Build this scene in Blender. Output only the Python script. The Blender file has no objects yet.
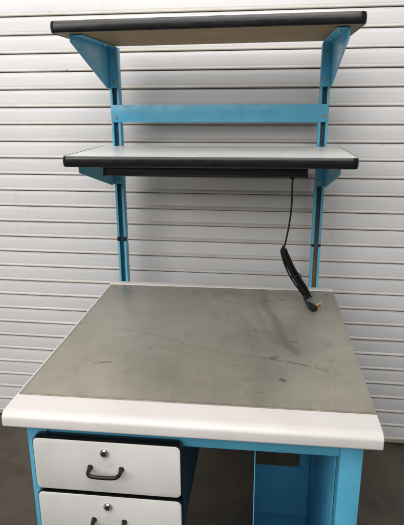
import bpy, bmesh, math, random
from mathutils import Vector, Matrix
random.seed(7)
scene = bpy.context.scene
C = scene.collection

# ------------------------------------------------------------------ materials
def mat(name, col, rough=.5, metal=0., spec=.5, coat=0.):
    m = bpy.data.materials.new(name); m.use_nodes = True
    b = m.node_tree.nodes['Principled BSDF']
    b.inputs['Base Color'].default_value = (*col, 1)
    b.inputs['Roughness'].default_value = rough
    b.inputs['Metallic'].default_value = metal
    b.inputs['Specular IOR Level'].default_value = spec
    b.inputs['Coat Weight'].default_value = coat
    b.inputs['Coat Roughness'].default_value = .12
    return m
class G:
    """small node graph helper"""
    def __init__(s, m):
        s.m = m; s.t = m.node_tree; s.b = s.t.nodes['Principled BSDF']
        s.co = s.t.nodes.new('ShaderNodeTexCoord').outputs['Object']
        s._xyz = None
    def link(s, a, b): s.t.links.new(a, b)
    def map(s, scale=(1,1,1), loc=(0,0,0), rot=(0,0,0)):
        n = s.t.nodes.new('ShaderNodeMapping')
        n.inputs['Scale'].default_value = scale; n.inputs['Location'].default_value = loc
        n.inputs['Rotation'].default_value = rot
        s.link(s.co, n.inputs['Vector']); return n.outputs[0]
    def noise(s, scale, detail=4, rough=.55, vec=None, dist=0):
        n = s.t.nodes.new('ShaderNodeTexNoise')
        n.inputs['Scale'].default_value = scale; n.inputs['Detail'].default_value = detail
        n.inputs['Roughness'].default_value = rough; n.inputs['Distortion'].default_value = dist
        s.link(vec if vec is not None else s.co, n.inputs['Vector']); return n.outputs['Fac']
    def voro(s, scale, vec=None):
        n = s.t.nodes.new('ShaderNodeTexVoronoi'); n.inputs['Scale'].default_value = scale
        s.link(vec if vec is not None else s.co, n.inputs['Vector']); return n.outputs['Distance']
    def ramp(s, f, a, b, lo=0., hi=1.):
        n = s.t.nodes.new('ShaderNodeMapRange'); n.interpolation_type = 'SMOOTHSTEP'
        n.inputs['From Min'].default_value = a; n.inputs['From Max'].default_value = b
        n.inputs['To Min'].default_value = lo; n.inputs['To Max'].default_value = hi
        s.link(f, n.inputs['Value']); return n.outputs['Result']
    def mth(s, op, a, b=None, c=None):
        n = s.t.nodes.new('ShaderNodeMath'); n.operation = op
        for i, v in enumerate((a, b, c)):
            if v is None: continue
            if isinstance(v, (int, float)): n.inputs[i].default_value = v
            else: s.link(v, n.inputs[i])
        return n.outputs[0]
    def mix(s, f, a, b):
        n = s.t.nodes.new('ShaderNodeMix'); n.data_type = 'RGBA'
        for i, v in ((0, f), (6, a), (7, b)):
            if isinstance(v, (int, float)): n.inputs[i].default_value = v
            elif isinstance(v, tuple): n.inputs[i].default_value = (*v, 1)
            else: s.link(v, n.inputs[i])
        return n.outputs[2]
    def xyz(s):
        if not s._xyz:
            n = s.t.nodes.new('ShaderNodeSeparateXYZ'); s.link(s.co, n.inputs[0]); s._xyz = n.outputs
        return s._xyz
    def seg(s, pts, width, soft, wob=0., wscale=8):
        """mask round a polyline in object XY (a mark of its own shape)"""
        X, Y, _ = s.xyz(); out = None
        if wob:
            nz = s.noise(wscale, 3); X = s.mth('ADD', X, s.mth('MULTIPLY', s.mth('SUBTRACT', nz, .5), wob))
            nz2 = s.noise(wscale*1.3+1, 3); Y = s.mth('ADD', Y, s.mth('MULTIPLY', s.mth('SUBTRACT', nz2, .5), wob))
        for (x0, y0), (x1, y1) in zip(pts[:-1], pts[1:]):
            dx, dy = x1-x0, y1-y0; L2 = dx*dx+dy*dy
            px = s.mth('SUBTRACT', X, x0); py = s.mth('SUBTRACT', Y, y0)
            t = s.mth('DIVIDE', s.mth('ADD', s.mth('MULTIPLY', px, dx), s.mth('MULTIPLY', py, dy)), L2)
            n = s.t.nodes.new('ShaderNodeClamp'); s.link(t, n.inputs[0]); t = n.outputs[0]
            qx = s.mth('SUBTRACT', px, s.mth('MULTIPLY', t, dx)); qy = s.mth('SUBTRACT', py, s.mth('MULTIPLY', t, dy))
            d = s.mth('SQRT', s.mth('ADD', s.mth('MULTIPLY', qx, qx), s.mth('MULTIPLY', qy, qy)))
            out = d if out is None else s.mth('MINIMUM', out, d)
        return s.ramp(out, width, width+soft, 1, 0)
    def color(s, c): s.link(c, s.b.inputs['Base Color'])
    def rough(s, r): s.link(r, s.b.inputs['Roughness'])
    def bump(s, h, strength=.2, dist=.002):
        n = s.t.nodes.new('ShaderNodeBump'); n.inputs['Strength'].default_value = strength
        n.inputs['Distance'].default_value = dist; s.link(h, n.inputs['Height']); s.link(n.outputs[0], s.b.inputs['Normal'])

BLUE = (.055, .36, .56)
def blue_paint(name, rust=False):
    m = mat(name, BLUE, .33, 0, .5); g = G(m)
    n = g.noise(9, 5); c = g.mix(g.ramp(n, .35, .7), (.088, .39, .585), (.112, .445, .65))
    sc = g.ramp(g.noise(60, 6, .7, g.map((1, 1, .25))), .66, .74)          # rubbed scuffs
    c = g.mix(g.mth('MULTIPLY', sc, .55), c, (.10, .13, .14))
    chips = g.ramp(g.noise(110, 3, .6), .70, .73)
    c = g.mix(g.mth('MULTIPLY', chips, .7), c, (.03, .03, .03))
    g.color(c); g.rough(g.ramp(g.noise(25, 4), .3, .7, .26, .42))
    g.bump(g.noise(350, 2), .06, .0006)
    return m
M = {}
M['blue'] = blue_paint('blue_enamel')
# inside of the slotted posts: worn, rusty brown streaks
M['rusty'] = mat('worn_channel', (.05, .2, .3), .6); g = G(M['rusty'])
r = g.ramp(g.noise(14, 6, .7, g.map((1, 1, .35))), .25, .5)
low = g.ramp(g.xyz()[2], .05, .30, 1, .15)
g.color(g.mix(g.mth('MULTIPLY', r, low), (.02, .09, .14), (.27, .175, .07)))
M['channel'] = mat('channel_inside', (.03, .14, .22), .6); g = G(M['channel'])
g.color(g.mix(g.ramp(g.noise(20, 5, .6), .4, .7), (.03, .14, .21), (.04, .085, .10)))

M['laminate'] = mat('white_laminate', (.74, .70, .67), .36); g = G(M['laminate'])
c = g.mix(g.ramp(g.noise(5, 5), .35, .7), (.72, .685, .66), (.675, .64, .615))
c = g.mix(g.mth('MULTIPLY', g.ramp(g.noise(70, 5, .7, g.map((.3, 1, 1))), .66, .76), .22), c, (.42, .36, .30))
nk = g.ramp(g.noise(55, 4, .7, g.map((1, 1, 1), (2, 3, 1))), .715, .735)
c = g.mix(g.mth('MULTIPLY', nk, .7), c, (.30, .25, .19))
g.color(c); g.rough(g.ramp(g.noise(18, 4), .3, .7, .30, .44)); g.bump(g.noise(500, 2), .05, .0004)
M['shelf_lam'] = mat('grey_white_laminate', (.62, .63, .60), .3); g = G(M['shelf_lam'])
c = g.mix(g.ramp(g.noise(6, 5), .35, .7), (.74, .74, .715), (.71, .71, .685))
c = g.mix(g.mth('MULTIPLY', g.ramp(g.noise(40, 5, .7), .60, .72), .10), c, (.36, .33, .27))
g.color(c); g.rough(g.ramp(g.noise(18, 4), .3, .7, .27, .32))
M['drawer_lam'] = mat('drawer_laminate', (.68, .67, .65), .34); g = G(M['drawer_lam'])
c = g.mix(g.ramp(g.noise(8, 5), .35, .7), (.70, .69, .665), (.635, .62, .60))
c = g.mix(g.mth('MULTIPLY', g.ramp(g.noise(55, 5, .75, g.map((.5, 1, 1))), .64, .75), .25), c, (.35, .32, .28))
xx, yy, zz = g.xyz()
for zc in (-.155, -.316):
    dx_ = g.mth('DIVIDE', g.mth('SUBTRACT', xx, .262), .075); dz_ = g.mth('DIVIDE', g.mth('SUBTRACT', zz, zc), .028)
    rr_ = g.mth('ADD', g.mth('MULTIPLY', dx_, dx_), g.mth('MULTIPLY', dz_, dz_))
    sm = g.mth('MULTIPLY', g.ramp(rr_, .1, 1.1, 1, 0), g.ramp(g.noise(38, 5, .7), .38, .62))
    c = g.mix(g.mth('MULTIPLY', sm, .30), c, (.38, .35, .31))
g.color(c); g.rough(g.ramp(g.noise(22, 4), .3, .7, .28, .42))

M['under'] = mat('brown_backer', (.17, .115, .06), .6); g = G(M['under'])
g.color(g.mix(g.ramp(g.noise(12, 6, .6, g.map((.3, 2, 1))), .3, .7), (.285, .178, .066), (.20, .124, .045)))
M['rubber'] = mat('black_edging', (.014, .014, .015), .3, 0, .5); g = G(M['rubber'])
s_ = g.ramp(g.noise(30, 6, .75, g.map((.5, 1, 3))), .5, .72)
g.color(g.mix(s_, (.006, .006, .0065), (.012, .011, .010))); g.rough(g.ramp(g.noise(25, 4), .35, .65, .20, .28))
g.bump(g.noise(60, 4), .12, .0006)
M['black'] = mat('black_plastic', (.008, .008, .009), .38, 0, .35)
M['handle'] = mat('black_handle', (.006, .006, .006), .36, 0, .35)
M['cable'] = mat('black_cable', (.006, .006, .006), .5, 0, .35)
M['chrome'] = mat('chrome', (.62, .60, .57), .18, 1.)
M['bolt'] = mat('zinc_bolt', (.42, .42, .40), .38, 1.); g = G(M['bolt'])
g.color(g.mix(g.ramp(g.noise(300, 3), .4, .7), (.45, .45, .43), (.2, .18, .15)))
M['brass'] = mat('brass', (.75, .52, .25), .25, 1.)
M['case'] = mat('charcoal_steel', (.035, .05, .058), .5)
M['keyhole'] = mat('keyhole', (.01, .01, .01), .6)

# the worn steel sheet on the worktop
M['steel'] = mat('worn_steel', (.3, .3, .26), .4, .5); g = G(M['steel'])
n1 = g.noise(3.2, 6, .6); n2 = g.noise(14, 6, .65); n3 = g.noise(90, 4, .6, g.map((1, .15, 1)))
c = g.mix(g.ramp(n1, .3, .7), (.415, .39, .33), (.33, .308, .26))
c = g.mix(g.mth('MULTIPLY', g.ramp(n2, .5, .72), .5), c, (.255, .235, .192))
c = g.mix(g.mth('MULTIPLY', g.ramp(n3, .5, .75), .25), c, (.50, .475, .40))
def stain(c, k, col, *a, **kw):
    w = g.seg(*a, **kw); return g.mix(g.mth('MULTIPLY', w, k), c, col)
fine = g.ramp(g.noise(260, 3, .6, g.map((1, .03, 1), rot=(0, 0, .12))), .62, .72)      # fine wiping scratches
c = g.mix(g.mth('MULTIPLY', fine, .16), c, (.17, .16, .13))
fin2 = g.ramp(g.noise(200, 3, .6, g.map((.03, 1, 1), rot=(0, 0, -.18))), .64, .72)
c = g.mix(g.mth('MULTIPLY', fin2, .16), c, (.50, .48, .42))
brk = g.ramp(g.noise(28, 5, .7), .36, .56)                # marks fade in and out along their length
def mark(c, k, col, pts, w, soft, **kw):
    return g.mix(g.mth('MULTIPLY', g.mth('MULTIPLY', g.seg(pts, w, soft, **kw), brk), k), c, col)
c = stain(c, .42, (.13, .12, .095), [(.635, .965), (.645, .90), (.64, .80), (.678, .656), (.690, .55), (.711, .444), (.735, .40)], .003, .024, wob=.03, wscale=6)
c = stain(c, .26, (.15, .14, .112), [(.60, .95), (.60, .80), (.63, .62), (.675, .47)], .002, .030, wob=.03, wscale=6)
c = stain(c, .16, (.16, .15, .125), [(.52, .93), (.548, .84), (.60, .5), (.62, .36), (.636, .23), (.62, .12)], .004, .05, wob=.05)
c = stain(c, .26, (.46, .45, .40), [(.68, .94), (.72, .78), (.77, .58)], .004, .045, wob=.04)
c = stain(c, .22, (.46, .45, .40), [(.57, .93), (.57, .78), (.62, .58)], .004, .035, wob=.04)
c = stain(c, .28, (.46, .45, .40), [(.17, .95), (.16, .72), (.19, .5)], .012, .06, wob=.05)
c = mark(c, .36, (.13, .115, .09), [(.13, .53), (.284, .489), (.412, .42), (.524, .376), (.63, .356)], .0007, .0030, wob=.010, wscale=9)
c = mark(c, .68, (.08, .07, .055), [(.635, .357), (.679, .347), (.74, .33), (.793, .309)], .0011, .0032, wob=.008, wscale=24)
c = mark(c, .45, (.09, .08, .06), [(.79, .31), (.86, .27)], .0008, .003, wob=.008, wscale=20)
rng = random.Random(11)
spots = [(.150, .272, .022, .006, .0013, .95), (.172, .280, .016, .004, .0020, .9), (.186, .284, .014, .001, .0013, .9), (.635, .960, .006, -.01, .003, .8),
        (.645, .838, .020, -.004, .0022, .9), (.668, .822, .03, -.012, .0008, .8), (.703, .850, .014, .000, .0042, .95), (.735, .772, .02, .0, .0022, .8), (.755, .768, .02, -.002, .0008, .8),
        (.672, .672, .008, -.004, .004, .6), (.610, .560, .004, .0, .004, .8), (.665, .362, .012, .004, .006, .7), (.725, .478, .018, -.004, .0026, .9), (.690, .232, .004, -.004, .006, .9),
        (.56, .30, .012, .002, .0012, .7), (.44, .86, .008, .0, .002, .5), (.86, .79, .012, .005, .0012, .6), (.33, .61, .012, .001, .0012, .6), (.82, .42, .008, .006, .0012, .6)]
for _ in range(10):
    a = rng.uniform(-.5, .5); l = rng.uniform(.004, .03)
    spots.append((rng.uniform(.1, .85), rng.uniform(.13, .9), l*math.cos(a), l*math.sin(a), rng.uniform(.0004, .0010), rng.uniform(.3, .55)))
for (x, y, dx, dy, w, k) in spots:
    c = stain(c, k*.62, (.075, .065, .05), [(x, y), (x+dx, y+dy)], w*.8, w*1.1+.0018, wob=.010, wscale=70)
# grime along the rim of the sheet
Xs, Ys, _z = g.xyz()
rim = g.mth('MINIMUM', g.mth('SUBTRACT', Xs, .0065), g.mth('MINIMUM', g.mth('SUBTRACT', Ys, .0885), g.mth('SUBTRACT', .966, Ys)))
c = g.mix(g.mth('MULTIPLY', g.mth('MULTIPLY', g.ramp(rim, .001, .012, 1, 0), g.ramp(g.noise(20, 5, .7), .3, .6)), .55), c, (.17, .145, .10))
g.color(c)
g.rough(g.ramp(g.noise(7, 6, .65), .3, .7, .30, .46)); g.bump(g.noise(2.6, 2, .4), .20, .02)

# painted steel shutter
DS = .0710
M['shutter'] = mat('shutter_paint', (.66, .65, .635), .42); g = G(M['shutter'])
c = g.mix(g.ramp(g.noise(1.3, 4), .3, .7), (.735, .725, .73), (.685, .675, .675))
X, Y, Z = g.xyz()
fr = g.mth('FRACT', g.mth('DIVIDE', g.mth('SUBTRACT', Z, .0185), DS))         # 0 at the bottom of a slat joint
row = g.mth('FLOOR', g.mth('DIVIDE', g.mth('SUBTRACT', Z, .0185), DS))
wn = g.t.nodes.new('ShaderNodeTexWhiteNoise'); wn.noise_dimensions = '1D'; g.link(row, wn.inputs['W'])
c = g.mix(g.mth('MULTIPLY', wn.outputs['Value'], .35), c, (.60, .585, .565))
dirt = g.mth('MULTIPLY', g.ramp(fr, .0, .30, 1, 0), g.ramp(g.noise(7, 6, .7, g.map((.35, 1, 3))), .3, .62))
bead = g.ramp(fr, .12, .19, 1, 0)
c = g.mix(g.mth('MULTIPLY', g.mth('MULTIPLY', bead, g.ramp(g.noise(4, 5, .7, g.map((.5, 1, 6))), .3, .65, .15, 1)), .45), c, (.60, .53, .42))
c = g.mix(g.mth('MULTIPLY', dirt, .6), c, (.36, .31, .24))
top = g.mth('MULTIPLY', g.ramp(fr, .8, .98), g.ramp(g.noise(9, 6, .7, g.map((.3, 1, 4), (3, 1, 2))), .35, .65))
c = g.mix(g.mth('MULTIPLY', top, .5), c, (.34, .30, .26))
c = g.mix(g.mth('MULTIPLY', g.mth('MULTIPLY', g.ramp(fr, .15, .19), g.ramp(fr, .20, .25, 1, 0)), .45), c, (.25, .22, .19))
st = g.ramp(g.noise(18, 5, .6, g.map((1, 1, .08))), .58, .78)
c = g.mix(g.mth('MULTIPLY', st, .22), c, (.42, .39, .35))
scf = g.ramp(g.noise(30, 5, .75, g.map((.12, 1, 2.2), (5, 0, 1))), .62, .72)
c = g.mix(g.mth('MULTIPLY', scf, .15), c, (.33, .30, .27))
sp = g.ramp(g.noise(38, 3, .6), .715, .75)
c = g.mix(g.mth('MULTIPLY', sp, .8), c, (.22, .17, .12))
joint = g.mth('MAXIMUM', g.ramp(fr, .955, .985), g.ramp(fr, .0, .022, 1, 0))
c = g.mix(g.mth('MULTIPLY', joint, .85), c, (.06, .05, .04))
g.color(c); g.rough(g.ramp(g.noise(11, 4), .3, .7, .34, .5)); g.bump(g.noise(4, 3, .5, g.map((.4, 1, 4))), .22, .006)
M['bottombar'] = mat('bottom_bar', (.42, .38, .31), .5); g = G(M['bottombar'])
g.color(g.mix(g.ramp(g.noise(12, 6, .7, g.map((.4, 1, 2))), .35, .65), (.46, .42, .35), (.25, .21, .16)))
M['seal'] = mat('rubber_seal', (.012, .012, .012), .7)

M['floor'] = mat('stained_concrete', (.08, .06, .05), .65); g = G(M['floor'])
n1 = g.noise(2.2, 7, .62, dist=.4); n2 = g.noise(11, 7, .65); n3 = g.noise(90, 6, .75)
c = g.mix(g.ramp(n1, .3, .7), (.105, .085, .062), (.040, .031, .022))
c = g.mix(g.mth('MULTIPLY', g.ramp(n2, .4, .7), .6), c, (.105, .088, .066))
c = g.mix(g.mth('MULTIPLY', g.ramp(n3, .55, .7), .4), c, (.04, .032, .026))
c = g.mix(g.mth('MULTIPLY', g.ramp(g.voro(7), .0, .14, 1, 0), .6), c, (.03, .025, .02))
c = g.mix(g.mth('MULTIPLY', g.ramp(g.noise(170, 3, .6), .64, .70), .6), c, (.17, .15, .12))
c = g.mix(g.mth('MULTIPLY', g.ramp(g.noise(26, 4, .7, dist=1.5), .64, .68), .6), c, (.016, .013, .010))
g.color(c); g.rough(g.ramp(n2, .3, .7, .45, .75)); g.bump(n3, .5, .004)

# ------------------------------------------------------------------ mesh helpers
def obj(name, bm, m, parent=None, bevel=0, smooth=False, label=None, seg=2):
    me = bpy.data.meshes.new(name); bmesh.ops.recalc_face_normals(bm, faces=bm.faces); bm.to_mesh(me); bm.free()
    for x in (m if isinstance(m, list) else [m]): me.materials.append(x)
    o = bpy.data.objects.new(name, me); C.objects.link(o)
    if parent: o.parent = parent
    if bevel:
        b = o.modifiers.new('bevel', 'BEVEL'); b.width = bevel; b.segments = seg; b.limit_method = 'ANGLE'; b.angle_limit = math.radians(35)
    if smooth or bevel:
        for p in me.polygons: p.use_smooth = True
        me.set_sharp_from_angle(angle=math.radians(40)) if not bevel else None
    if label: o['label'] = label
    return o
def box(bm, x0, x1, y0, y1, z0, z1, mi=0):
    v = [bm.verts.new((x, y, z)) for x in (x0, x1) for y in (y0, y1) for z in (z0, z1)]
    for f in ((0,1,3,2),(4,6,7,5),(0,4,5,1),(2,3,7,6),(0,2,6,4),(1,5,7,3)):
        bm.faces.new([v[i] for i in f]).material_index = mi
def prism(bm, pts, axis, a, b, mi=0):
    """extrude 2-D outline along an axis from a to b"""
    def P(p, t):
        return {'x': (t, p[0], p[1]), 'y': (p[0], t, p[1]), 'z': (p[0], p[1], t)}[axis]
    A = [bm.verts.new(P(p, a)) for p in pts]; B = [bm.verts.new(P(p, b)) for p in pts]
    n = len(pts)
    for i in range(n): bm.faces.new((A[i], A[(i+1) % n], B[(i+1) % n], B[i])).material_index = mi
    bm.faces.new(A).material_index = mi; bm.faces.new(B[::-1]).material_index = mi
def cyl(bm, c, axis, r, h, n=20, r2=None, mi=0):
    r2 = r if r2 is None else r2
    a = Vector(axis).normalized(); u = a.orthogonal().normalized(); w = a.cross(u); c = Vector(c)
    A = [bm.verts.new(c + r*(u*math.cos(t)+w*math.sin(t))) for t in [2*math.pi*i/n for i in range(n)]]
    B = [bm.verts.new(c + a*h + r2*(u*math.cos(t)+w*math.sin(t))) for t in [2*math.pi*i/n for i in range(n)]]
    for i in range(n): bm.faces.new((A[i], A[(i+1) % n], B[(i+1) % n], B[i])).material_index = mi
    bm.faces.new(A).material_index = mi; bm.faces.new(B[::-1]).material_index = mi
def smooth_path(pts, k=8):
    P = [Vector(p) for p in pts]; P = [P[0]*2-P[1]] + P + [P[-1]*2-P[-2]]; out = []
    for i in range(1, len(P)-2):
        p0, p1, p2, p3 = P[i-1:i+3]
        for j in range(k):
            t = j/k
            out.append(.5*((2*p1)+(-p0+p2)*t+(2*p0-5*p1+4*p2-p3)*t*t+(-p0+3*p1-3*p2+p3)*t**3))
    return out + [P[-2]]
def tube(bm, pts, r, n=10, cap=True, mi=0):
    pts = [Vector(p) for p in pts]; rings = []; u = None
    for i, p in enumerate(pts):
        d = (pts[min(i+1, len(pts)-1)]-pts[max(i-1, 0)]).normalized()
        u = d.orthogonal().normalized() if u is None else (u-d*u.dot(d)).normalized()
        w = d.cross(u); rr = r(i/(len(pts)-1)) if callable(r) else r
        rings.append([bm.verts.new(p+rr*(u*math.cos(t)+w*math.sin(t))) for t in [2*math.pi*k/n for k in range(n)]])
    for A, B in zip(rings[:-1], rings[1:]):
        for k in range(n): bm.faces.new((A[k], A[(k+1) % n], B[(k+1) % n], B[k])).material_index = mi
    if cap: bm.faces.new(rings[0]).material_index = mi; bm.faces.new(rings[-1][::-1]).material_index = mi
def rrect(x0, x1, y0, y1, r, corners=(1,1,1,1), n=7):
    """outline anticlockwise from lower left; corners = ll, lr, ur, ul"""
    out = []
    for (cx, cy, a0, on, px, py) in ((x0+r, y0+r, 180, corners[0], x0, y0), (x1-r, y0+r, 270, corners[1], x1, y0),
                                     (x1-r, y1-r, 0, corners[2], x1, y1), (x0+r, y1-r, 90, corners[3], x0, y1)):
        if on:
            for i in range(n+1):
                a = math.radians(a0+90*i/n); out.append((cx+r*math.cos(a), cy+r*math.sin(a)))
        else: out.append((px, py))
    return out
def sweep_edge(bm, path, closed, prof, place):
    """sweep profile [(out, along-thickness)] round a 2-D path; place(x, y, t) -> 3-D point"""
    n = len(path); rings = []
    for i, (x, y) in enumerate(path):
        a = path[(i-1) % n] if closed or i > 0 else path[i]; b = path[(i+1) % n] if closed or i < n-1 else path[i]
        d = Vector((b[0]-a[0], b[1]-a[1])).normalized(); nx, ny = d.y, -d.x
        rings.append([bm.verts.new(place(x+nx*o, y+ny*o, t)) for o, t in prof])
    m = len(prof)
    for i in range(n if closed else n-1):
        A, B = rings[i], rings[(i+1) % n]
        for k in range(m): bm.faces.new((A[k], A[(k+1) % m], B[(k+1) % m], B[k]))
    if not closed: bm.faces.new(rings[0]); bm.faces.new(rings[-1][::-1])
def empty(name, loc, label, cat):
    o = bpy.data.objects.new(name, None); C.objects.link(o); o.empty_display_size = .05
    o.location = loc; o['label'] = label; o['category'] = cat; return o
def keep(o, parent):                       # geometry is written in world coordinates
    o.parent = parent; o.matrix_parent_inverse = Matrix.Translation(parent.location).inverted() if parent.type == 'EMPTY' else Matrix()
    return o

FZ = -.800      # floor height (worktop surface is z = 0)
W, D = .914, 1.008

# ------------------------------------------------------------------ setting
bm = bmesh.new(); box(bm, -6, 7, -6, 5, FZ-.1, FZ)
o = obj('floor', bm, M['floor']); o['kind'] = 'structure'

# roller shutter: a sheet of interlocking slats
A = -.0224; DY = 1.170; DZ0 = .0
door = empty('roller_shutter', (.45, DY, FZ), 'closed off-white ribbed steel roller shutter behind the blue workbench', 'roller shutter')
door.rotation_euler = (0, 0, A)
zb = -.0
prof = [(.0045, .0), (-.0030, .0010), (-.0052, .0028), (-.0058, .0052), (-.0050, .0078), (-.0028, .0100), (-.0004, .0116), (.0006, .0135), (.0000, .0180), (-.0006, .035), (-.0010, .050), (-.0006, .0640), (.0006, .0678), (.0045, .0690), (.0080, .0700)]
bm = bmesh.new(); nrow = 46; Z0 = .0185
cols = [(-3.2 + 6.4*i/40) for i in range(41)]
rows = []
for k in range(nrow):
    for (dy, dz) in prof:
        rows.append((dy, Z0 + k*DS + dz))
wob = [random.uniform(-.0008, .0008) for _ in range(nrow)]
grid = []
for j, (dy, z) in enumerate(rows):
    k = j//len(prof)
    grid.append([bm.verts.new((x, dy + wob[k]*math.sin(x*2.1+k*1.7), z)) for x in cols])
for a, b in zip(grid[:-1], grid[1:]):
    for i in range(len(cols)-1): bm.faces.new((a[i], a[i+1], b[i+1], b[i]))
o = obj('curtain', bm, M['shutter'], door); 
for p in o.data.polygons: p.use_smooth = True
o.data.set_sharp_from_angle(angle=math.radians(50))
md = o.modifiers.new('thickness', 'SOLIDIFY'); md.thickness = .001; md.offset = 1
o.location.z = 0
bm = bmesh.new(); box(bm, -3.2, 3.2, -.012, .010, .009, Z0-.0006); box(bm, -3.2, 3.2, -.0155, -.0122, .009, .030)
obj('bottom_bar', bm, M['bottombar'], door, bevel=.002)
bm = bmesh.new(); box(bm, -3.2, 3.2, -.004, .008, .0005, .0088)
obj('rubber_seal', bm, M['seal'], door)

# ------------------------------------------------------------------ workbench
B = empty('workbench', (W/2, .5, FZ), 'blue steel workbench with white worktop, steel sheet and two black-edged shelves', 'workbench')
def part(name, bm, m, **k): return keep(obj(name, bm, m, **k), B)
def sub(name, bm, m, parent, **k):
    o = obj(name, bm, m, **k); o.parent = parent; return o

# worktop: post-formed nose along the front
T = .040
pr = [(.9675, 0), (.9690, .0042), (D, .0042), (D, -.032), (.05, -.032), (.05, -.0405), (.0072, -.0405)]
for i in range(1, 7):
    a = math.radians(270 - 90*i/6 ); pr.append((.007+.006*math.cos(a), -.0345+.006*math.sin(a)))
for i in range(0, 11):                      # big soft curve to the flat top
    a = math.radians(180 - 90*i/10); pr.append((.026+.025*math.cos(a), -.0165+.0165*math.sin(a)))
bm = bmesh.new(); prism(bm, pr, 'x', 0, W)
wt = part('worktop', bm, M['laminate'], bevel=.0025)
bm = bmesh.new()
prism(bm, [(.0065, .0885), (W-.0015, .0885), (W-.0015, .966), (.0065, .966)], 'z', .0004, .0026)
sheet = part('steel_sheet', bm, M['steel'], bevel=.0007, label='worn grey steel sheet with a long dark scratch and stains')
for x, y in ((.0277, .9398), (.884, .930)):
    bm = bmesh.new(); cyl(bm, (x, y, .0024), (0, 0, 1), .0070, .0020, 20, .0050)
    box(bm, x-.0032, x+.0032, y-.0005, y+.0005, .0040, .0046)
    sub('screw', bm, M['bolt'], sheet)

# legs, rails
YL = .040
def leg(x0, x1, y0, y1, name='leg'):
    bm = bmesh.new(); s = .003; sg = 1 if y0 < .5 else -1
    # C-section leg with the web facing out (front or rear)
    ya, yb = (y0, y0+s) if sg > 0 else (y1-s, y1)
    box(bm, x0, x1, ya, yb, FZ+.012, -.0335)
    y2, y3 = (yb+.0002, y1) if sg > 0 else (y0, ya-.0002)
    box(bm, x0, x0+s, y2, y3, FZ+.012, -.0335); box(bm, x1-s, x1, y2, y3, FZ+.012, -.0335)
    o = part(name, bm, M['blue'], bevel=.0012)
    bm = bmesh.new(); cyl(bm, ((x0+x1)/2, (y0+y1)/2, FZ), (0, 0, 1), .02, .011, 20); cyl(bm, ((x0+x1)/2, (y0+y1)/2, FZ+.011), (0, 0, 1), .005, .04, 10)
    sub('levelling_foot', bm, M['black'], o)
    return o
leg(.043, .096, YL, .085); leg(.826, .879, YL, .085)
leg(.043, .096, .90, .95); leg(.826, .879, .90, .95)
bm = bmesh.new()
box(bm, .0965, .8255, .046, .049, -.094, -.0335)
box(bm, .0965, .8255, .0492, .075, -.094, -.091)
part('front_rail', bm, M['blue'], bevel=.0012)
bm = bmesh.new(); box(bm, .0965, .8255, .93, .933, -.11, -.0335); part('rear_rail', bm, M['blue'], bevel=.001)
for x in (.046, .851):
    bm = bmesh.new(); box(bm, x, x+.025, .087, .898, -.075, -.0335); part('side_rail', bm, M['blue'], bevel=.0015)

# drawer pedestal (left)
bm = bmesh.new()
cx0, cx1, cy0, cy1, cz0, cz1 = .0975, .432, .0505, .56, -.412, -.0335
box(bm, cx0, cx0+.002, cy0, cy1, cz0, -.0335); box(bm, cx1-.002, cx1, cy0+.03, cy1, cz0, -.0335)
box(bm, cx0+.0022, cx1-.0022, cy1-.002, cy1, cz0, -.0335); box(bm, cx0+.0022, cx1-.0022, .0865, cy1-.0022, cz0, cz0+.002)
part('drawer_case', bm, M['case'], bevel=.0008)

def drawer(z0, z1, x0, x1, name='drawer'):
    y0, y1 = .010, .0392; e = .0025
    bm = bmesh.new()
    prism(bm, rrect(x0+e, x1-e, z0+e, z1-e, .013), 'y', y0, y1)
    d = part(name, bm, M['drawer_lam'], bevel=.0008)
    # black edging round the whole front
    bm = bmesh.new(); out = rrect(x0+e, x1-e, z0+e, z1-e, .013)
    h = y1-y0
    pf = [(.0001, .0012), (.0018, .0018), (.0028, .005), (.0031, h/2), (.0028, h-.004), (.0018, h), (.0001, h+.0005)]
    sweep_edge(bm, out, True, pf, lambda x, z, t: (x, y0+t, z))
    sub('edge_trim', bm, M['rubber'], d, smooth=True)
    bm = bmesh.new(); xa, xb = x0+.045, x1-.025; ya, yb = y1+.001, .52
    box(bm, xa, xa+.002, ya+.048, yb, z0+.02, z1-.03); box(bm, xb-.002, xb, ya+.048, yb, z0+.02, z1-.03)
    box(bm, xa+.0022, xb-.0022, yb-.002, yb, z0+.02, z1-.03); box(bm, xa+.0022, xb-.0022, ya, yb-.0022, z0+.02, z0+.022)
    sub('drawer_box', bm, M['black'], d)
    # pull handle
    xm = .2540; zh = z1-.0765
    hw = .040
    pts = [(xm-hw, y0+.0005, zh), (xm-hw, y0-.011, zh-.0005), (xm-hw+.0015, y0-.022, zh-.002), (xm-hw+.009, y0-.0295, zh-.003),
           (xm-.015, y0-.0315, zh-.0035), (xm+.015, y0-.0315, zh-.0035), (xm+hw-.009, y0-.0295, zh-.003), (xm+hw-.0015, y0-.022, zh-.002), (xm+hw, y0-.011, zh-.0005), (xm+hw, y0+.0005, zh)]
    bm = bmesh.new(); tube(bm, smooth_path(pts, 6), lambda t: .0050+.0016*(abs(2*t-1)**6), 12)
    for s in (-1, 1): cyl(bm, (xm+s*hw, y0-.0002, zh), (0, -1, 0), .0075, .003, 18, .0062)
    sub('handle', bm, M['handle'], d, smooth=True)
    bm = bmesh.new(); lz = z1-.0315; lx = .2530
    cyl(bm, (lx, y0-.0001, lz), (0, -1, 0), .0112, .004, 28, .0108); cyl(bm, (lx, y0-.0042, lz), (0, -1, 0), .0100, .003, 28, .0082)
    cyl(bm, (lx, y0-.0073, lz), (0, -1, 0), .0050, .0012, 24, .0048, 1)
    box(bm, lx-.0007, lx+.0007, y0-.0092, y0-.0087, lz-.0036, lz+.0036, 1)
    sub('lock', bm, [M['chrome'], M['keyhole']], d, smooth=True)
    return d
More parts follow.
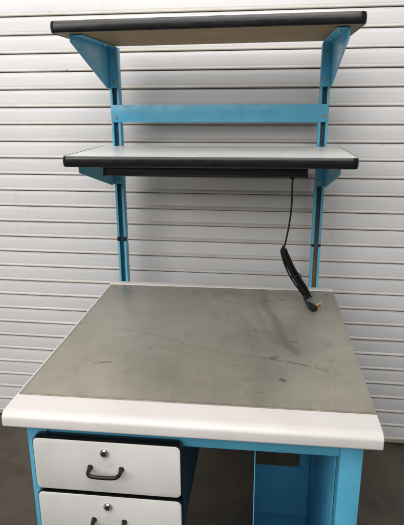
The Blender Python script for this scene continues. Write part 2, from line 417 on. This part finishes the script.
drawer(-.2215, -.0700, .0675, .4445)
drawer(-.3810, -.2295, .0675, .4450)

# open bay (right): side panels, low back panel, upright bar
bay = bmesh.new()
box(bay, .6215, .6240, .0498, .66, -.785, -.0335)
box(bay, .8225, .8255, .0868, .66, -.785, -.0335)
box(bay, .6242, .8223, .62, .622, -.785, -.567)
box(bay, .6242, .8223, .09, .6198, -.785, -.783)
bo = part('side_bay', bay, M['blue'], bevel=.0006)
bm = bmesh.new(); box(bm, .787, .8220, .6225, .65, -.74, -.0335); sub('upright_bar', bm, M['blue'], bo, bevel=.001)

# slotted posts
YP = 1.011; PZ = 1.0
def post(x0, rusty):
    w = .0355; d = .038; s = .002; lip = .0090
    bm = bmesh.new(); zb, zt = -.30, .925
    zn = .196 if not rusty else .1835
    for (a, b) in ((zb, zn-(.020 if not rusty else .011)), (zn, zt)):
        box(bm, x0, x0+lip, YP, YP+s, a, b); box(bm, x0+w-lip, x0+w, YP, YP+s, a, b)
    box(bm, x0, x0+s, YP+s+.0001, YP+d, zb, zt); box(bm, x0+w-s, x0+w, YP+s+.0001, YP+d, zb, zt)
    o = part('post', bm, M['blue'], bevel=.0006)
    bm = bmesh.new(); box(bm, x0+s+.0002, x0+w-s-.0002, YP+d-.0125, YP+d-.0105, zb, zt)
    sub('channel_back', bm, M['rusty'] if rusty else M['channel'], o)
    zc = .186 if not rusty else .178
    for a, b in ((x0-.0012, x0+lip+.0006), (x0+w-lip-.0006, x0+w+.0012)):
        bm = bmesh.new(); h = .0095 if not rusty else .005
        box(bm, a, b, YP+.0010, YP+.0075, zc-h, zc+h)
        sub('notch_shade', bm, M['rubber'], o, bevel=.001)  # dark block filling the lip notch, stands in for the shade inside it
    return o
pl = post(.0310, False); pr_ = post(.8220, True)

def bolt(x, y, z, parent, r=.0062, axis=(0, -1, 0)):
    bm = bmesh.new(); cyl(bm, (x, y, z), axis, r*1.35, .0012, 24); a = Vector(axis)
    cyl(bm, Vector((x, y, z))+a*.0013, axis, r, .0042, 6, r*.96)
    return sub('bolt', bm, M['bolt'], parent)

# cross bar
bm = bmesh.new(); z0, z1 = .6535, .7185
box(bm, .0325, .8565, YP-.0032, YP-.0006, z0, z1)
box(bm, .0680, .8210, YP-.0004, YP+.012, z1-.0026, z1); box(bm, .0680, .8210, YP-.0004, YP+.012, z0, z0+.0026)
cb = part('crossbar', bm, M['blue'], bevel=.0009)
bolt(.0490, YP-.0034, .6735, cb, .0052); bolt(.8405, YP-.0034, .6770, cb, .0052)

# shelves
def shelf(x0, x1, y0, z1, lab, tilt=0):
    t = .0325; z0 = z1-t; y1 = 1.004; e = .003; r = .016
    out = rrect(x0+e, x1-e, y0+e, y1, r, (1, 1, 0, 0))
    bm = bmesh.new(); prism(bm, out, 'z', z0+.001, z1-.0006)
    for f in bm.faces:
        if all(abs(v.co.z-(z0+.001)) < 1e-5 for v in f.verts): f.material_index = 1
        elif not all(abs(v.co.z-(z1-.0006)) < 1e-5 for v in f.verts): f.material_index = 1
    s = part('shelf', bm, [M['shelf_lam'], M['under']], label=lab)
    # edging runs down both ends and across the front
    n = 7; path = [(x0+e, y1)] + out[:n+1] + out[n+1:2*n+2] + [(x1-e, y1)]
    # densify the long front edge so that the small knocks show
    fr = list(path); dense = []
    for a, b in zip(fr[:-1], fr[1:]):
        L = math.hypot(b[0]-a[0], b[1]-a[1]); k = max(1, int(L/.02))
        for i in range(k): dense.append((a[0]+(b[0]-a[0])*i/k, a[1]+(b[1]-a[1])*i/k))
    dense.append(fr[-1])
    bm = bmesh.new(); h = t
    pf = [(.0001, z0-.0004), (.0022, z0+.0004), (.0036, z0+.003), (.0046, z0+.009), (.0050, z0+h/2), (.0046, z1-.009), (.0036, z1-.003), (.0022, z1-.0002), (.0001, z1+.0006)]
    sweep_edge(bm, dense, False, pf, lambda x, y, z: (x+random.uniform(-.0002, .00008), y+random.uniform(-.00012, .00012), z+random.uniform(-.00006, .00006)))
    sub('edge_trim', bm, M['rubber'], s, smooth=True)
    for o in [s] + list(s.children):
        for v in o.data.vertices: v.co.z += tilt*(v.co.x-.44)
    return s
s1 = shelf(-.008, .905, .556, .5655, 'lower shelf with grey-white top, black power bar fixed beneath')
s2 = shelf(-.018, .898, .566, .9620, 'upper shelf showing its brown underside', .0085)

# brackets: side plate, top flange, back flange bolted on the post
def bracket(xo, side, ztop, tip, drop, blo, ytip):
    """xo outer face of the plate; side +1 when the post lies to its right"""
    bm = bmesh.new(); s = .0024; yb = YP-.0028
    prism(bm, [(yb, ztop), (ytip, ztop), (ytip, ztop-tip), (yb-.036, ztop-drop), (yb, ztop-drop)], 'x', xo, xo+side*s)
    xa = xo+side*(s+.0002); xb = xo+side*.036
    a, b = min(xa, xb), max(xa, xb)
    box(bm, a, b, ytip+.012, yb-.0024, ztop-s, ztop-.0002)
    box(bm, a, b, yb-.0022, yb, ztop-drop, ztop-.0002)
    o = part('bracket', bm, M['blue'], bevel=.0007)
    for z in blo: bolt(xo+side*.0195, yb-.0024, z, o, .0048)
    for y in (ytip+.08, yb-.10):
        bm = bmesh.new(); cyl(bm, (xo+side*.020, y, ztop-s-.0003), (0, 0, -1), .0065, .0028, 18, .0045)
        sub('screw', bm, M['bolt'], o)
    return o
ZT = .9620-.0325-.0002; ZM = .5655-.0325-.0002
bracket(.0300, 1, ZT-.0036, .022, .146, (.897, .800), .600)
bracket(.8585, -1, ZT+.0030, .032, .153, (.903, .804), .600)
bracket(.0300, 1, ZM, .024, .118, (.432,), .600)
bracket(.8585, -1, ZM, .024, .118, (.432,), .600)

# ------------------------------------------------------------------ power bar with its bundled lead
PB = empty('power_bar', (.43, .61, ZM), 'slim black power bar under the lower shelf, its bundled lead hanging to the worktop', 'power strip')
bm = bmesh.new()
prism(bm, [(.596, ZM-.0005), (.596, ZM-.026), (.601, ZM-.0315), (.636, ZM-.0315), (.640, ZM-.026), (.640, ZM-.0005)], 'x', .119, .7535)
keep(obj('housing', bm, M['black'], bevel=.0012), PB)
for x0, x1 in ((.112, .1188), (.7537, .7605)):
    bm = bmesh.new(); box(bm, x0, x1, .594, .642, ZM-.033, ZM-.0005); keep(obj('end_cap', bm, M['rubber'], bevel=.0012), PB)
# lead
R0 = .0031
top = (.716, .632, ZM-.030)
bm = bmesh.new()
main = [top, (.7165, .640, .470), (.7185, .668, .405), (.716, .715, .330), (.7085, .765, .255), (.7035, .795, .214), (.704, .803, .196), (.716, .803, .160), (.734, .808, .124), (.755, .812, .088), (.775, .818, .056), (.786, .822, .034), (.790, .822, .018), (.794, .818, .0115), (.797, .808, .0105)]
tube(bm, smooth_path(main, 8), R0, 10)
cyl(bm, (top[0], top[1], ZM-.041), (0, 0, 1), .0062, .011, 16, .0078)
keep(obj('cord', bm, M['cable'], smooth=True), PB)
bm = bmesh.new()
spine = smooth_path([(.7045, .800, .212), (.720, .803, .168), (.741, .808, .124), (.764, .814, .086), (.788, .822, .050), (.803, .832, .022)], 8)
def along(t):
    f = t*(len(spine)-1); i = min(int(f), len(spine)-2); return spine[i].lerp(spine[i+1], f-i)
random.seed(4)
for L in range(6):                      # folded loops of lead lying side by side
    o1 = Vector(((-.010, -.003, .004, .010, 0, -.006)[L], (-.003, .004, -.004, .002, .0, .006)[L], (-.003, .003, -.002, .004, .010, .008)[L]))
    o2 = o1 + Vector(((.005, .006, -.005, -.006, .004, .003)[L], -.006, .006))
    ta, tb = (.0, .10, .04, .16, .07, .02)[L], (1.0, .88, .95, .99, .82, .91)[L]
    ts = [ta+(tb-ta)*k/8 for k in range(9)]
    bulge = lambda t: 1+.35*math.sin(math.pi*min(1, max(0, t)))
    P = [along(t)+o1*bulge(t) for t in ts] + [along(min(tb+.03, 1))+(o1+o2)*.5*1.1+Vector((.004, .0, -.002))] + [along(t)+o2*bulge(t) for t in ts[::-1]] + [along(ta)+(o1+o2)*.5+Vector((0, 0, .009))]
    P = [Vector((p.x, p.y, max(p.z, .0070))) for p in P]
    P.append(P[0])
    tube(bm, smooth_path(P, 5), R0, 8)
keep(obj('cord_bundle', bm, M['cable'], smooth=True), PB)
bm = bmesh.new()
c = along(.45); d = (along(.5)-along(.4)).normalized()
u = d.orthogonal().normalized(); w = d.cross(u)
tube(bm, [c+(u*math.cos(t)+w*math.sin(t))*.0145 + Vector((.002, -.002, .003)) for t in [2*math.pi*k/20 for k in range(21)]], .0022, 8)
tube(bm, [c+Vector((.012, -.012, .006)), c+Vector((.020, -.018, .012)), c+Vector((.024, -.024, .008))], .0018, 6)
keep(obj('cable_tie', bm, M['black'], smooth=True), PB)
# plug lying on the sheet
bm = bmesh.new()
p0 = Vector((.796, .812, .0105)); pd = (Vector((.8245, .724, .0105))-p0).normalized(); side = Vector((-pd.y, pd.x, 0)); up = Vector((0, 0, 1))
secs = [(0, .0050, .0050), (.012, .0062, .0058), (.024, .0068, .0062), (.034, .0105, .0080), (.046, .0135, .0095), (.064, .0135, .0095), (.076, .0120, .0090), (.080, .0095, .0070)]
rings = []
for (t, a, b) in secs:
    c0 = p0+pd*t+up*(.0035*min(1, t/.02))
    rings.append([bm.verts.new(c0+side*a*math.copysign(abs(math.cos(q))**.6, math.cos(q))+up*b*math.copysign(abs(math.sin(q))**.6, math.sin(q))) for q in [2*math.pi*k/20 for k in range(20)]])
for Aq, Bq in zip(rings[:-1], rings[1:]):
    for k in range(20): bm.faces.new((Aq[k], Aq[(k+1) % 20], Bq[(k+1) % 20], Bq[k]))
bm.faces.new(rings[0]); bm.faces.new(rings[-1][::-1])
plug = keep(obj('plug', bm, M['black'], smooth=True), PB)
qd = (side + up*.35).normalized()              # right-angle plug: the prongs leave its side
e = p0+pd*.060+up*.005+side*.0122
for s_i in (-1, 1):
    bm = bmesh.new(); c0 = e+pd*s_i*.0064
    ax = qd.cross(pd).normalized()
    vs = [bm.verts.new(c0+qd*q+pd*w_+ax*h_) for q in (0, .017) for w_ in (-.0009, .0009) for h_ in (-.0034, .0034)]
    for f in ((0,1,3,2),(4,6,7,5),(0,4,5,1),(2,3,7,6),(0,2,6,4),(1,5,7,3)): bm.faces.new([vs[i] for i in f])
    sub('prong', bm, M['brass'], plug)
bm = bmesh.new(); cyl(bm, e+up*.0062, qd, .0025, .020, 14, .0018); sub('prong', bm, M['brass'], plug)

# ------------------------------------------------------------------ light
world = bpy.data.worlds.new('World'); scene.world = world; world.use_nodes = True
bg = world.node_tree.nodes['Background']; bg.inputs['Color'].default_value = (.90, .95, 1.0, 1); bg.inputs['Strength'].default_value = .19
def area(name, loc, target, sx, sy, power, col):
    l = bpy.data.lights.new(name, 'AREA'); l.shape = 'RECTANGLE'; l.size = sx; l.size_y = sy; l.energy = power; l.color = col
    o = bpy.data.objects.new(name, l); C.objects.link(o); o.location = loc
    o.rotation_euler = (Vector(target)-Vector(loc)).to_track_quat('-Z', 'Y').to_euler(); return o
area('lamp_left', (-2.6, -3.0, 2.1), (.5, 1, .4), 3.0, 1.6, 70, (1, .985, .96))
area('lamp_front', (.5, -4.4, 3.0), (.5, 1, .4), 4.8, 2.0, 88, (1, .975, .94))
area('lamp_overhead', (-.1, -1.3, 3.3), (.5, .9, .1), 4.0, 2.0, 134, (1, .97, .94))

# ------------------------------------------------------------------ camera
cam = bpy.data.cameras.new('camera'); co = bpy.data.objects.new('camera', cam); C.objects.link(co)
cam.sensor_fit = 'HORIZONTAL'; cam.sensor_width = 36; cam.lens = 534.66/404*36; cam.clip_start = .02; cam.clip_end = 100
Rr = Vector((.99356939, .11312257, -.0048119)); U_ = Vector((-.02784824, .28534583, .95801995)); F_ = Vector((-.10974674, .9517253, -.28666115))
mw = Matrix((( Rr.x, U_.x, -F_.x, .6242), (Rr.y, U_.y, -F_.y, -1.085), (Rr.z, U_.z, -F_.z, .7257), (0, 0, 0, 1)))
co.matrix_world = mw
scene.camera = co
scene.view_settings.view_transform = 'Standard'; scene.view_settings.look = 'None'; scene.view_settings.exposure = 0; scene.view_settings.gamma = 1
scene.render.engine = 'CYCLES'
